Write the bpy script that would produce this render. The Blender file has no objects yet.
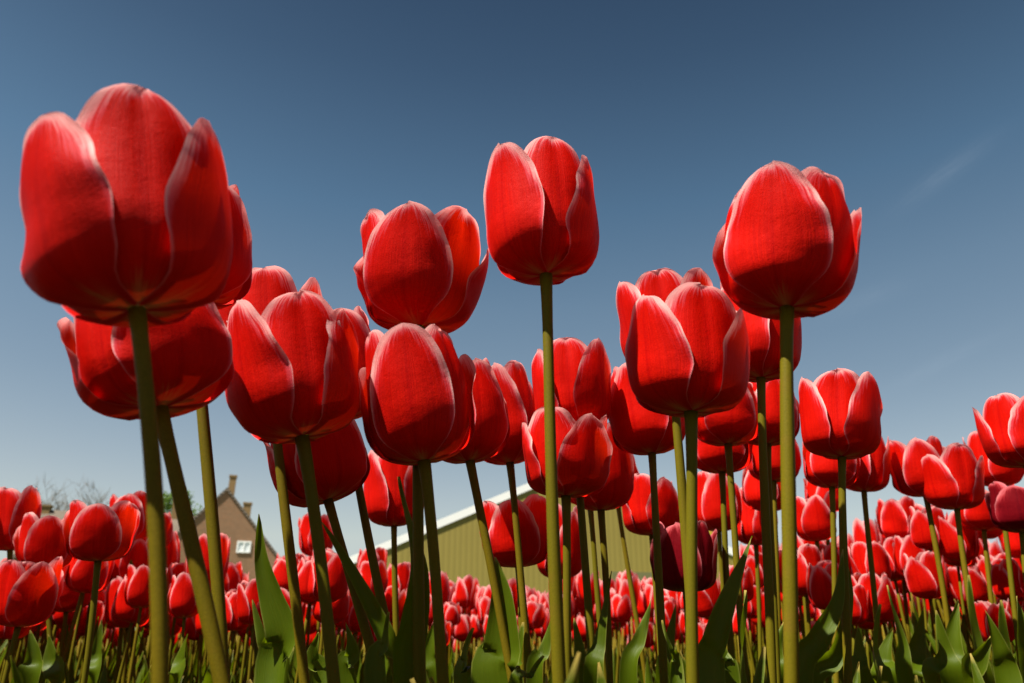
import bpy, math, random
import numpy as np
from mathutils import Vector, Matrix

random.seed(7)
scene = bpy.context.scene
COL = scene.collection
R = math.radians

# ------------------------------------------------------------------ camera, sky, sun, exposure
HC = 0.30
F = 760.0
PITCH = R(21.8)
cam_d = bpy.data.cameras.new("camera")
cam = bpy.data.objects.new("camera", cam_d)
COL.objects.link(cam)
cam.location = (0, 0, HC)
cam.rotation_euler = (R(90) + PITCH, 0, 0)
cam_d.sensor_width = 36
cam_d.lens = F / 1024 * 36
cam_d.clip_start = 0.02
cam_d.clip_end = 3000
cam_d.dof.use_dof = True
cam_d.dof.focus_distance = 0.52
cam_d.dof.aperture_fstop = 13
scene.camera = cam

SUN_EL, SUN_LEFT = R(61), R(53)          # high, behind the camera and to its left
sun_vec = Vector((-math.sin(SUN_LEFT) * math.cos(SUN_EL), -math.cos(SUN_LEFT) * math.cos(SUN_EL), math.sin(SUN_EL)))

world = bpy.data.worlds.new("World")
scene.world = world
world.use_nodes = True
wt = world.node_tree
wt.nodes.clear()
w_out = wt.nodes.new("ShaderNodeOutputWorld")
w_bg = wt.nodes.new("ShaderNodeBackground")
w_sky = wt.nodes.new("ShaderNodeTexSky")
w_sky.sky_type = 'NISHITA'
w_sky.sun_disc = False
w_sky.sun_elevation = SUN_EL
w_sky.sun_rotation = math.atan2(sun_vec.x, sun_vec.y)
w_sky.altitude = 0
w_sky.air_density = 1.0
w_sky.dust_density = 1.0
SKY_GAIN = 0.227 * 6.0
w_sky.ozone_density = 1.0
w_bg.inputs['Strength'].default_value = 0.05


def wnode(typ, ins=(), **props):
    nd = wt.nodes.new(typ)
    for k, v in props.items():
        setattr(nd, k, v)
    for i, v in enumerate(ins):
        if v is None:
            continue
        if isinstance(v, bpy.types.NodeSocket):
            wt.links.new(v, nd.inputs[i])
        else:
            nd.inputs[i].default_value = v
    return nd


# a deep polarised blue overhead that pales towards the horizon
w_dir = wnode("ShaderNodeTexCoord").outputs['Generated']
w_z = wnode("ShaderNodeSeparateXYZ", [w_dir]).outputs[2]
w_ramp = wnode("ShaderNodeValToRGB", [w_z])
SKY_STOPS = [(0.0, (6.0, 4.8, 3.7)), (.18, (5.0, 4.2, 3.35)), (.30, (4.0, 3.75, 3.15)), (.41, (3.4, 3.55, 3.1)), (.52, (2.35, 2.95, 2.8)), (.66, (1.42, 1.82, 1.85)), (.76, (.95, 1.25, 1.35)), (1.0, (.7, .9, 1.0))]
cr_ = w_ramp.color_ramp
while len(cr_.elements) < len(SKY_STOPS):
    cr_.elements.new(.5)
for e_, (p_, c_) in zip(cr_.elements, SKY_STOPS):
    e_.position = p_
    e_.color = (*[x / 6.0 for x in c_], 1)
w_mul = wnode("ShaderNodeVectorMath", [w_sky.outputs[0], w_ramp.outputs[0]], operation='MULTIPLY').outputs[0]
w_scl = wnode("ShaderNodeVectorMath", [w_mul, (SKY_GAIN, SKY_GAIN, SKY_GAIN)], operation='MULTIPLY').outputs[0]
# keep the glare round the sun from acting as a second lamp
w_cap = wnode("ShaderNodeVectorMath", [w_scl, (3.9, 4.4, 4.8)], operation='MINIMUM').outputs[0]
# a few faint wisps of cirrus, high to the right of the field


def wisp(az, el, tilt, half_len, half_wid, amount, seed):
    d0 = Vector((math.sin(az) * math.cos(el), math.cos(az) * math.cos(el), math.sin(el)))
    rt = Vector((math.cos(az), -math.sin(az), 0))
    up = rt.cross(d0)
    e1 = rt * math.cos(tilt) + up * math.sin(tilt)
    e2 = up * math.cos(tilt) - rt * math.sin(tilt)
    off = wnode("ShaderNodeVectorMath", [w_dir, tuple(d0)], operation='SUBTRACT').outputs[0]
    a = wnode("ShaderNodeVectorMath", [off, tuple(e1)], operation='DOT_PRODUCT').outputs['Value']
    b = wnode("ShaderNodeVectorMath", [off, tuple(e2)], operation='DOT_PRODUCT').outputs['Value']
    v = wnode("ShaderNodeCombineXYZ", [wnode("ShaderNodeMath", [a, 9.0], operation='MULTIPLY').outputs[0], wnode("ShaderNodeMath", [b, 60.0], operation='MULTIPLY').outputs[0], seed]).outputs[0]
    nz = wnode("ShaderNodeTexNoise", [v]).outputs[0]
    aa = wnode("ShaderNodeMath", [wnode("ShaderNodeMath", [a, half_len], operation='DIVIDE').outputs[0], 2.0], operation='POWER').outputs[0]
    bb = wnode("ShaderNodeMath", [wnode("ShaderNodeMath", [b, half_wid], operation='DIVIDE').outputs[0], 2.0], operation='POWER').outputs[0]
    ab = wnode("ShaderNodeMath", [aa, bb], operation='ADD').outputs[0]
    g_ = wnode("ShaderNodeMath", [math.e, wnode("ShaderNodeMath", [ab, -1.0], operation='MULTIPLY').outputs[0]], operation='POWER').outputs[0]
    return wnode("ShaderNodeMath", [wnode("ShaderNodeMath", [g_, nz], operation='MULTIPLY').outputs[0], amount], operation='MULTIPLY').outputs[0]


w_sum = wisp(R(34), R(29.5), R(24), .05, .010, 0.40, 1.0)
for q_ in ((R(27), R(22.5), R(14), .05, .012, .22, 4.0), (R(31), R(17.5), R(20), .06, .008, .2, 7.0)):
    w_sum = wnode("ShaderNodeMath", [w_sum, wisp(*q_)], operation='ADD').outputs[0]
w_add = wnode("ShaderNodeVectorMath", [w_cap, w_sum], operation='ADD').outputs[0]
wt.links.new(w_add, w_bg.inputs['Color'])
wt.links.new(w_bg.outputs[0], w_out.inputs['Surface'])

sun_d = bpy.data.lights.new("sun", 'SUN')
sun_d.energy = 5.0
sun_d.angle = R(0.53)
sun_d.color = (1.0, 0.94, 0.84)
sun = bpy.data.objects.new("sun", sun_d)
COL.objects.link(sun)
sun.rotation_euler = sun_vec.to_track_quat('Z', 'Y').to_euler()

scene.view_settings.view_transform = 'Standard'
scene.view_settings.look = 'None'
scene.view_settings.exposure = 1.5
scene.view_settings.gamma = 1.0
scene.render.engine = 'CYCLES'
scene.cycles.max_bounces = 8
scene.cycles.transmission_bounces = 6

# ------------------------------------------------------------------ helpers
CAMP = Vector((0, 0, HC))
FWD = Vector((0, math.cos(PITCH), math.sin(PITCH)))
UPV = Vector((0, -math.sin(PITCH), math.cos(PITCH)))
RGT = Vector((1, 0, 0))


def ray(px, py):
    return FWD + RGT * ((px - 512) / F) + UPV * ((341.5 - py) / F)


def at_depth(px, py, d):
    return CAMP + ray(px, py) * d


def at_y(px, py, Y):
    r = ray(px, py)
    return CAMP + r * (Y / r.y)


def project(p):
    v = Vector(p) - CAMP
    d = v.dot(FWD)
    return 512 + F * v.dot(RGT) / d, 341.5 - F * v.dot(UPV) / d, d


def link(o, parent=None):
    COL.objects.link(o)
    if parent is not None:
        o.parent = parent
    return o


def mesh_obj(name, verts, faces, mat, parent=None, smooth=True, attrs=None, uvs=None):
    me = bpy.data.meshes.new(name)
    me.from_pydata([tuple(v) for v in verts], [], faces)
    if attrs:
        for an, vals in attrs.items():
            a = me.attributes.new(an, 'FLOAT', 'POINT')
            a.data.foreach_set('value', np.asarray(vals, dtype=np.float32))
    mats = mat if isinstance(mat, (list, tuple)) else [mat]
    for m in mats:
        me.materials.append(m)
    me.polygons.foreach_set('use_smooth', [smooth] * len(me.polygons))
    me.update()
    o = bpy.data.objects.new(name, me)
    return link(o, parent)


def empty(name, loc):
    o = bpy.data.objects.new(name, None)
    o.empty_display_size = 0.02
    o.location = loc
    return link(o)


def tag(o, label=None, cat=None, group=None, kind=None):
    if label:
        o["label"] = label
    if cat:
        o["category"] = cat
    if group:
        o["group"] = group
    if kind:
        o["kind"] = kind
    return o


def interp(pts, t):
    xs = [p[0] for p in pts]
    ys = [p[1] for p in pts]
    return float(np.interp(t, xs, ys))


def smooth_curve(pts, n=160):
    """dense lookup of a Catmull-Rom spline through 2-D knots (t, value)"""
    xs = np.array([p[0] for p in pts], float)
    ys = np.array([p[1] for p in pts], float)
    m = np.gradient(ys, xs)
    t = np.linspace(0, 1, n)
    k = np.clip(np.searchsorted(xs, t, side='right') - 1, 0, len(xs) - 2)
    h = xs[k + 1] - xs[k]
    s = (t - xs[k]) / h
    h00 = 2 * s ** 3 - 3 * s ** 2 + 1
    h10 = s ** 3 - 2 * s ** 2 + s
    h01 = -2 * s ** 3 + 3 * s ** 2
    h11 = s ** 3 - s ** 2
    return t, h00 * ys[k] + h10 * h * m[k] + h01 * ys[k + 1] + h11 * h * m[k + 1]


# ------------------------------------------------------------------ materials
class NT:
    def __init__(self, name):
        self.m = bpy.data.materials.new(name)
        self.m.use_nodes = True
        self.t = self.m.node_tree
        self.t.nodes.clear()
        self.out = self.t.nodes.new("ShaderNodeOutputMaterial")

    def n(self, typ, ins=None, **props):
        nd = self.t.nodes.new(typ)
        for k, v in props.items():
            setattr(nd, k, v)
        for k, v in (ins or {}).items():
            self.put(nd.inputs[k], v)
        return nd

    def put(self, sock, v):
        if isinstance(v, bpy.types.NodeSocket):
            self.t.links.new(v, sock)
        elif isinstance(v, bpy.types.Node):
            self.t.links.new(v.outputs[0], sock)
        else:
            sock.default_value = v

    def math(self, op, a, b=0.0, clamp=False):
        nd = self.n("ShaderNodeMath", {0: a, 1: b}, operation=op)
        nd.use_clamp = clamp
        return nd.outputs[0]

    def mix(self, fac, a, b, blend='MIX'):
        nd = self.n("ShaderNodeMix", data_type='RGBA', blend_type=blend)
        self.put(nd.inputs[0], fac)
        self.put(nd.inputs[6], a)
        self.put(nd.inputs[7], b)
        return nd.outputs[2]

    def ramp(self, fac, stops, interp='LINEAR'):
        nd = self.n("ShaderNodeValToRGB", {0: fac})
        cr = nd.color_ramp
        cr.interpolation = interp
        while len(cr.elements) < len(stops):
            cr.elements.new(0.5)
        for e, (p, c) in zip(cr.elements, stops):
            e.position = p
            e.color = c if len(c) == 4 else (*c, 1)
        return nd.outputs[0]

    def noise(self, vec, scale, detail=3, rough=0.5):
        nd = self.n("ShaderNodeTexNoise", {'Scale': scale, 'Detail': detail, 'Roughness': rough})
        if vec is not None:
            self.put(nd.inputs['Vector'], vec)
        return nd.outputs[0]

    def principled(self, col, rough=0.5, spec=0.4, normal=None, **kw):
        nd = self.n("ShaderNodeBsdfPrincipled", {'Base Color': col, 'Roughness': rough, 'Specular IOR Level': spec})
        if normal is not None:
            self.put(nd.inputs['Normal'], normal)
        for k, v in kw.items():
            self.put(nd.inputs[k.replace('_', ' ')], v)
        return nd.outputs[0]

    def bump(self, h, strength=0.3, dist=0.001):
        return self.n("ShaderNodeBump", {'Height': h, 'Strength': strength, 'Distance': dist}).outputs[0]

    def done(self, surf):
        self.put(self.out.inputs['Surface'], surf)
        return self.m


def attr(nt, name):
    return nt.n("ShaderNodeAttribute", attribute_name=name).outputs['Fac']


def petal_material(name, red, deep, pink, white, trans, tfac=0.5):
    nt = NT(name)
    e = attr(nt, "edge")          # distance to the petal's margin in mm
    u = attr(nt, "pu")
    v = attr(nt, "pv")
    oi = nt.n("ShaderNodeObjectInfo").outputs['Random']
    vec = nt.n("ShaderNodeCombineXYZ", {0: nt.math('MULTIPLY', u, 9.0), 1: nt.math('MULTIPLY', v, 1.6), 2: nt.math('MULTIPLY', oi, 37.0)}).outputs[0]
    streak = nt.noise(vec, 2.6, 4, 0.6)
    streak = nt.math('MULTIPLY', nt.math('SUBTRACT', streak, 0.28), 2.3, clamp=True)
    vec2 = nt.n("ShaderNodeCombineXYZ", {0: nt.math('MULTIPLY', u, 26.0), 1: nt.math('MULTIPLY', v, 1.2), 2: nt.math('MULTIPLY', oi, 11.0)}).outputs[0]
    vein = nt.noise(vec2, 2.2, 3, 0.6)
    rib = nt.math('SUBTRACT', 1.0, nt.math('DIVIDE', nt.math('ABSOLUTE', u), nt.math('ADD', 0.03, nt.math('MULTIPLY', streak, 0.08))), clamp=True)
    # feathered pale margin, deeper towards the tip
    # the pale margin is broad round the upper half of a petal and only a thread near its base
    span = nt.math('ADD', 1.1, nt.math('MULTIPLY', nt.math('POWER', v, 1.7), 14.0))
    span = nt.math('MULTIPLY', span, nt.math('ADD', 0.22, nt.math('MULTIPLY', streak, 1.35)))
    rim = nt.math('SUBTRACT', 1.0, nt.math('DIVIDE', e, span), clamp=True)
    high = nt.n('ShaderNodeMapRange', {0: v, 1: 0.2, 2: 0.85, 3: 0.55, 4: 1.25}, interpolation_type='SMOOTHSTEP').outputs[0]
    rim = nt.math('MULTIPLY', rim, high)
    base = nt.mix(nt.math('MULTIPLY', nt.math('SUBTRACT', vein, 0.25), 1.5, clamp=True), deep, red)
    base = nt.mix(nt.math('MULTIPLY', rib, 0.8), base, deep)
    col = nt.mix(nt.ramp(rim, [(0.0, (0, 0, 0)), (0.25, (0.30,) * 3), (0.62, (1, 1, 1))]), base, pink)
    col = nt.mix(nt.ramp(rim, [(0.50, (0, 0, 0)), (1.0, (1, 1, 1))]), col, white)
    wash = nt.math('MULTIPLY', nt.math('SUBTRACT', 1.0, nt.math('DIVIDE', e, nt.math('ADD', 4.0, nt.math('MULTIPLY', streak, 16.0))), clamp=True), nt.math('POWER', v, 1.5))
    col = nt.mix(nt.math('MULTIPLY', wash, 0.45), col, (0.60, 0.030, 0.045, 1))
    thread = nt.math('SUBTRACT', 1.0, nt.math('DIVIDE', e, nt.math('ADD', 0.35, nt.math('MULTIPLY', streak, 0.9))), clamp=True)
    col = nt.mix(nt.math('MULTIPLY', thread, nt.n('ShaderNodeMapRange', {0: nt.math('ADD', v, nt.math('MULTIPLY', streak, 0.4)), 1: 0.35, 2: 1.0, 3: 0.06, 4: 0.65}).outputs[0]), col, white)
    # creamy foot where the petal meets the stalk
    foot = nt.math('SUBTRACT', 1.0, nt.math('DIVIDE', v, nt.math('ADD', 0.03, nt.math('MULTIPLY', streak, 0.14))), clamp=True)
    mid = nt.math('SUBTRACT', 1.0, nt.math('MULTIPLY', nt.math('ABSOLUTE', u), 1.5), clamp=True)
    col = nt.mix(nt.math('MULTIPLY', nt.math('MULTIPLY', foot, mid), 0.7), col, (0.5, 0.34, 0.14, 1))
    tc = nt.n("ShaderNodeTexCoord").outputs['Object']
    grain = nt.noise(tc, 1500.0, 2, 0.6)
    h = nt.math('ADD', nt.math('MULTIPLY', vein, 0.5), nt.math('MULTIPLY', grain, 0.35))
    h = nt.math('ADD', h, nt.math('MULTIPLY', nt.noise(tc, 240.0, 2, 0.5), 0.5))
    nrm = nt.bump(h, 0.6, 0.0007)
    rough = nt.math('ADD', 0.44, nt.math('MULTIPLY', grain, 0.2))
    p = nt.principled(col, rough, 0.035, nrm)
    # petals are fleshy at the foot and thin towards the top
    thin = nt.n('ShaderNodeMapRange', {0: v, 1: 0.32, 2: 0.92, 3: 0.02, 4: tfac}, interpolation_type='SMOOTHSTEP').outputs[0]
    tcol = nt.mix(rim, trans, (0.9, 0.35, 0.33, 1))
    tr = nt.n("ShaderNodeBsdfTranslucent", {'Color': tcol, 'Normal': nrm}).outputs[0]
    return nt.done(nt.n("ShaderNodeMixShader", {0: thin, 1: p, 2: tr}).outputs[0])


M_PETAL = petal_material("petal_red", (0.62, 0.0085, 0.0012, 1), (0.35, 0.0015, 0.0008, 1), (0.60, 0.075, 0.10, 1), (0.80, 0.56, 0.52, 1), (0.92, 0.022, 0.001, 1))
M_PETAL_SHADED = petal_material("petal_crimson_shaded", (0.17, 0.003, 0.006, 1), (0.09, 0.001, 0.004, 1), (0.22, 0.018, 0.022, 1), (0.4, 0.14, 0.15, 1), (0.3, 0.006, 0.006, 1), 0.25)  # slightly crimson petals, darkened further by painting their shade into the colour
M_PETAL_YELLOW = petal_material("petal_yellow", (0.62, 0.50, 0.05, 1), (0.42, 0.42, 0.06, 1), (0.7, 0.6, 0.12, 1), (0.75, 0.7, 0.3, 1), (0.8, 0.7, 0.1, 1))


def stem_material():
    nt = NT("stem_olive")
    tc = nt.n("ShaderNodeTexCoord").outputs['Object']
    n1 = nt.noise(tc, 1600, 2, 0.6)
    mp = nt.n("ShaderNodeMapping", {'Vector': tc, 'Scale': (400, 400, 14)}).outputs[0]
    n2 = nt.noise(mp, 1.0, 3, 0.5)
    col = nt.mix(nt.ramp(n1, [(0.38, (0, 0, 0)), (0.66, (1, 1, 1))]), (0.100, 0.072, 0.0022, 1), (0.150, 0.106, 0.0045, 1))
    col = nt.mix(nt.math('MULTIPLY', n2, 0.5), col, (0.075, 0.060, 0.002, 1))
    oi = nt.n("ShaderNodeObjectInfo").outputs['Random']
    col = nt.mix(nt.math('MULTIPLY', oi, 0.55), col, (0.075, 0.080, 0.003, 1))
    blot = nt.noise(tc, 70, 3, 0.6)
    col = nt.mix(nt.ramp(blot, [(0.55, (0, 0, 0)), (0.8, (0.6,) * 3)]), col, (0.12, 0.070, 0.008, 1))
    nrm = nt.bump(nt.math('ADD', n1, n2), 0.25, 0.0003)
    return nt.done(nt.principled(col, 0.55, 0.07, nrm))


def leaf_material(name, dark, light, trans):
    nt = NT(name)
    e = attr(nt, "edge")
    u = attr(nt, "pu")
    v = attr(nt, "pv")
    oi = nt.n("ShaderNodeObjectInfo").outputs['Random']
    vec = nt.n("ShaderNodeCombineXYZ", {0: nt.math('MULTIPLY', u, 16.0), 1: nt.math('MULTIPLY', v, 1.0), 2: nt.math('MULTIPLY', oi, 31.0)}).outputs[0]
    vein = nt.noise(vec, 2.0, 3, 0.6)
    tc = nt.n("ShaderNodeTexCoord").outputs['Object']
    blot = nt.noise(tc, 60, 4, 0.6)
    col = nt.mix(nt.math('MULTIPLY', nt.math('ADD', vein, blot), 0.5), dark, light)
    rim = nt.math('SUBTRACT', 1.0, nt.math('DIVIDE', e, 1.1), clamp=True)
    col = nt.mix(nt.math('MULTIPLY', rim, nt.math('MULTIPLY', blot, 0.8)), col, (0.22, 0.22, 0.05, 1))
    tip = nt.math('MULTIPLY', nt.math('SUBTRACT', v, 0.965, clamp=True), 26.0, clamp=True)
    col = nt.mix(tip, col, (0.42, 0.30, 0.07, 1))
    nrm = nt.bump(nt.math('ADD', vein, nt.math('MULTIPLY', blot, 0.6)), 0.35, 0.0008)
    p = nt.principled(col, 0.42, 0.12, nrm)
    tr = nt.n("ShaderNodeBsdfTranslucent", {'Color': trans, 'Normal': nrm}).outputs[0]
    return nt.done(nt.n("ShaderNodeMixShader", {0: 0.28, 1: p, 2: tr}).outputs[0])


M_STEM = stem_material()
M_LEAF = leaf_material("leaf_green", (0.026, 0.046, 0.001, 1), (0.072, 0.104, 0.002, 1), (0.17, 0.24, 0.002, 1))


def pistil_material():
    nt = NT("pistil_green")
    tc = nt.n("ShaderNodeTexCoord").outputs['Object']
    c = nt.mix(nt.noise(tc, 300), (0.16, 0.2, 0.05, 1), (0.4, 0.38, 0.12, 1))
    return nt.done(nt.principled(c, 0.6))


M_PISTIL = pistil_material()

# ------------------------------------------------------------------ tulip geometry
T_OUT = smooth_curve([(0, .16), (.08, .42), (.18, .76), (.30, .96), (.42, 1.0), (.55, .93), (.68, .77), (.79, .59), (.88, .42), (.945, .275), (.98, .16), (1, .02)])
T_OUR = smooth_curve([(0, .16), (.08, .42), (.18, .76), (.30, .96), (.42, 1.0), (.55, .97), (.68, .87), (.79, .74), (.88, .57), (.945, .39), (.98, .23), (1, .02)])
T_INN = smooth_curve([(0, .16), (.10, .42), (.22, .74), (.38, .95), (.55, 1.0), (.70, .95), (.82, .80), (.91, .60), (.965, .38), (.988, .22), (1, .02)])
PROF_R = smooth_curve([(0, .003), (.06, .0128), (.13, .0218), (.22, .0274), (.34, .0298), (.50, .0302), (.66, .0298), (.80, .0288), (.91, .0280), (1, .0270)])
PROF_Z = smooth_curve([(0, .0), (.06, .0010), (.13, .0045), (.22, .0108), (.34, .0205), (.50, .0345), (.66, .0490), (.80, .0612), (.91, .0702), (1, .0765)])


def petal_grid(rng, phi, inner, openness, nu, nt_, rnd=None):
    """one petal: (verts, faces, edge, u, v) around +Z, facing azimuth phi"""
    ts = np.sin(np.linspace(0, 1, nt_ + 1) * math.pi / 2) ** 1.05
    ts = 0.45 * np.linspace(0, 1, nt_ + 1) + 0.55 * ts
    us = np.linspace(-1, 1, nu + 1)
    us = np.sign(us) * (1 - (1 - np.abs(us)) ** 1.25)
    q_ = rng.random() if rnd is None else rnd
    wtab = T_INN if inner else (T_OUT[0], T_OUT[1] * (1 - q_) + T_OUR[1] * q_)
    e1, e2, e3 = rng.uniform(0, 6), rng.uniform(0, 6), rng.uniform(.006, .022)
    wmax = (.0262 if inner else .0272) * (1 + rng.uniform(-.07, .07))
    length = (1.05 if inner else .97) * (1 + rng.uniform(-.055, .055))
    dr = (-.0017 if inner else .0009)
    openness += .0017
    o_ = openness + (rng.uniform(-.0028, -.0006) if inner else rng.uniform(-.0006, .0030))
    tipb = rng.uniform(-.0034, .0012)
    skew = rng.uniform(-.10, .10)
    twist = rng.uniform(-.05, .05)
    roll = rng.uniform(.0006, .0022) * (0.7 if inner else 1.0)
    rollL, rollR = roll * rng.uniform(.4, 1.5), roll * rng.uniform(.4, 1.5)
    ph1, ph2 = rng.uniform(0, 6.28), rng.uniform(0, 6.28)
    wav = rng.uniform(.0004, .0012)
    groove = rng.uniform(.0009, .0019) if inner else rng.uniform(.0, .0006)
    notch = rng.uniform(.0, .0022) if inner else rng.uniform(-.001, .0006)
    V, E, U_, V_ = [], [], [], []
    for t in ts:
        r = np.interp(t, *PROF_R)
        z = np.interp(t, *PROF_Z) * length
        top = max(0, (t - .25) / .75)
        r += dr * min(1, t / .2) + o_ * top ** 1.25 + tipb * top ** 3.5
        if r < .002:
            r = .002
        w = wmax * np.interp(t, *wtab)
        w *= 1 + e3 * top * (math.sin(e1 + t * 23) + math.sin(e2 + t * 41))
        rho = r * ((1.0 + .05 * top) if inner else (1.10 + .22 * top))
        for u in us:
            arc = u * w
            th = arc / max(rho, .004)
            lim = 1.45
            th = max(-lim, min(lim, th))
            rad = (r - rho) + rho * math.cos(th)
            tan = rho * math.sin(th)
            au = abs(u)
            k = min(1, t / .3) * min(1, w / (.55 * wmax))
            rl = (rollL if u < 0 else rollR)
            rad += k * (rl * (1 - .75 * top) * au ** 5 * 1.6 - .0011 * au ** 2 * (0 if inner else 1))
            rad += k * wav * math.sin(ph1 + t * 9 + u * 2.2) * (0.4 + au)
            rad += k * wav * .8 * math.sin(ph2 + t * 19 * (1 if u < 0 else 1.2)) * au ** 3
            rad -= k * groove * math.exp(-(arc / (.10 * wmax)) ** 2) * (0.35 + top)
            rad += k * groove * .9 * math.exp(-((abs(arc) / wmax - .42) / .26) ** 2) * top * (w / wmax)
            zz = z - notch * math.exp(-(arc / (.22 * wmax)) ** 2) * top ** 6
            zz += k * wav * 1.2 * math.sin(ph2 * 2 + u * 6) * top ** 4
            zz += (.0016 * skew / .1) * u * top ** 2
            a = phi + twist * t + skew * top ** 2 * .6
            x = rad * math.sin(a) + tan * math.cos(a)
            y = -rad * math.cos(a) + tan * math.sin(a)
            V.append((x, y, zz))
            side = (1 - au) * w * 1000
            tipd = (1 - t) * .074 * 1000
            E.append(min(side, tipd * 1.4))
            U_.append(u)
            V_.append(t)
    n = nu + 1
    Fc = []
    for j in range(nt_):
        for i in range(nu):
            a = j * n + i
            Fc.append((a, a + 1, a + n + 1, a + n))
    return V, Fc, E, U_, V_


def phi_list(phase):
    out = []
    for k in range(3):
        out.append((phase + 120 * k + 60, True))
    for k in range(3):
        out.append((phase + 120 * k, False))
    return out


def make_petals(rng, phase, openness, nu, nt_, mat, parent, zs=1.0, rnd=None):
    for deg, inner in phi_list(phase):
        V, Fc, E, U_, V_ = petal_grid(rng, R(deg + rng.uniform(-4, 4)), inner, openness, nu, nt_, rnd)
        V = [(x, y, z * zs) for x, y, z in V]
        mesh_obj("petal", V, Fc, mat, parent, True, {"edge": E, "pu": U_, "pv": V_})


def bloom_arrays(rng, phase, openness, nu, nt_):
    VV, FF, EE, UU, TT = [], [], [], [], []
    for deg, inner in phi_list(phase):
        V, Fc, E, U_, V_ = petal_grid(rng, R(deg + rng.uniform(-4, 4)), inner, openness, nu, nt_)
        b = len(VV)
        VV += V
        FF += [tuple(b + i for i in f) for f in Fc]
        EE += E
        UU += [u + 3.1 * k for k, u in [(deg / 60, u) for u in U_]]
        TT += V_
    return VV, FF, EE, UU, TT


def pistil_geom():
    """ovary, three-lobed stigma and six anthers, on a small receptacle"""
    V, Fc = [], []

    def tube(path, radii, seg=8):
        b = len(V)
        for (x, y, z), r in zip(path, radii):
            for k in range(seg):
                a = 2 * math.pi * k / seg
                V.append((x + r * math.cos(a), y + r * math.sin(a), z))
        for j in range(len(path) - 1):
            for k in range(seg):
                Fc.append((b + j * seg + k, b + j * seg + (k + 1) % seg, b + (j + 1) * seg + (k + 1) % seg, b + (j + 1) * seg + k))
        Fc.append(tuple(b + (len(path) - 1) * seg + k for k in range(seg)))
    tube([(0, 0, -.0006), (0, 0, .001), (0, 0, .004), (0, 0, .018), (0, 0, .024), (0, 0, .027)], [.0028, .0036, .0038, .0034, .0026, .0044])
    for k in range(6):
        a = math.pi / 3 * k + .3
        c, s = math.cos(a), math.sin(a)
        tube([(.004 * c, .004 * s, .002), (.0085 * c, .0085 * s, .012), (.0095 * c, .0095 * s, .0125), (.0105 * c, .0105 * s, .022), (.0105 * c, .0105 * s, .024)],
             [.0008, .0007, .0013, .0014, .0004], 6)
    return V, Fc


PISTIL = pistil_geom()


def bezier(p0, p1, p2, p3, n):
    out = []
    for k in range(n + 1):
        t = k / n
        s = 1 - t
        out.append(p0 * (s ** 3) + p1 * (3 * s * s * t) + p2 * (3 * s * t * t) + p3 * (t ** 3))
    return out


def tube_along(pts, radii, seg):
    V, Fc = [], []
    n = len(pts)
    ref = Vector((1, 0, 0))
    for j, p in enumerate(pts):
        tg = (pts[min(j + 1, n - 1)] - pts[max(j - 1, 0)]).normalized()
        a = (ref - tg * ref.dot(tg)).normalized()
        b = tg.cross(a)
        for k in range(seg):
            an = 2 * math.pi * k / seg
            V.append(p + (a * math.cos(an) + b * math.sin(an)) * radii[j])
    for j in range(n - 1):
        for k in range(seg):
            Fc.append((j * seg + k, j * seg + (k + 1) % seg, (j + 1) * seg + (k + 1) % seg, (j + 1) * seg + k))
    Fc.append(tuple((n - 1) * seg + k for k in range(seg)))
    return V, Fc


W_LEAF = smooth_curve([(0, .62), (.12, .80), (.28, .98), (.40, 1.0), (.55, .86), (.70, .62), (.82, .40), (.91, .22), (.965, .11), (1, .015)])


def leaf_geom(pts, width, rng, face, fold=.5, nu=6, nt_=18, twist=0.0, wave=.002):
    """strap leaf along 3-D knots; face = direction its upper side looks at"""
    P = np.array([tuple(p) for p in pts], float)
    s = np.linspace(0, 1, len(P))
    tt = np.linspace(0, 1, nt_ + 1)
    C = []
    for k in range(3):
        _, yy = smooth_curve(list(zip(s, P[:, k])), 200)
        C.append(np.interp(tt, np.linspace(0, 1, 200), yy))
    C = [Vector((C[0][i], C[1][i], C[2][i])) for i in range(nt_ + 1)]
    V, E, U_, V_ = [], [], [], []
    face = Vector(face).normalized()
    ph = rng.uniform(0, 6.28)
    us = np.linspace(-1, 1, nu + 1)
    for j, c in enumerate(C):
        t = tt[j]
        tg = (C[min(j + 1, nt_)] - C[max(j - 1, 0)]).normalized()
        nrm = (face - tg * face.dot(tg)).normalized()
        side = tg.cross(nrm)
        ang = twist * (t - .3)
        nr = nrm * math.cos(ang) + side * math.sin(ang)
        sd = side * math.cos(ang) - nrm * math.sin(ang)
        w = width * .5 * np.interp(t, *W_LEAF)
        fo = fold * (1.25 - .8 * t)
        for u in us:
            off = sd * (u * w * (1 - .25 * fo * abs(u))) + nr * (w * fo * u * u)
            off += nr * (wave * math.sin(ph + t * 11 + (1.3 if u > 0 else 0)) * abs(u) ** 2)
            V.append(c + off)
            E.append(min((1 - abs(u)) * w * 1000, (1 - t) * 150))
            U_.append(u)
            V_.append(t)
    n = nu + 1
    Fc = [(j * n + i, j * n + i + 1, (j + 1) * n + i + 1, (j + 1) * n + i) for j in range(nt_) for i in range(nu)]
    return V, Fc, E, U_, V_


def add_leaf(root, pts, width, rng, face, **kw):
    loc = Vector(root.location)
    V, Fc, E, U_, V_ = leaf_geom(pts, width, rng, face, **kw)
    V = [Vector(v) - loc for v in V]
    return mesh_obj("leaf", V, Fc, M_LEAF, root, True, {"edge": E, "pu": U_, "pv": V_})


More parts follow.
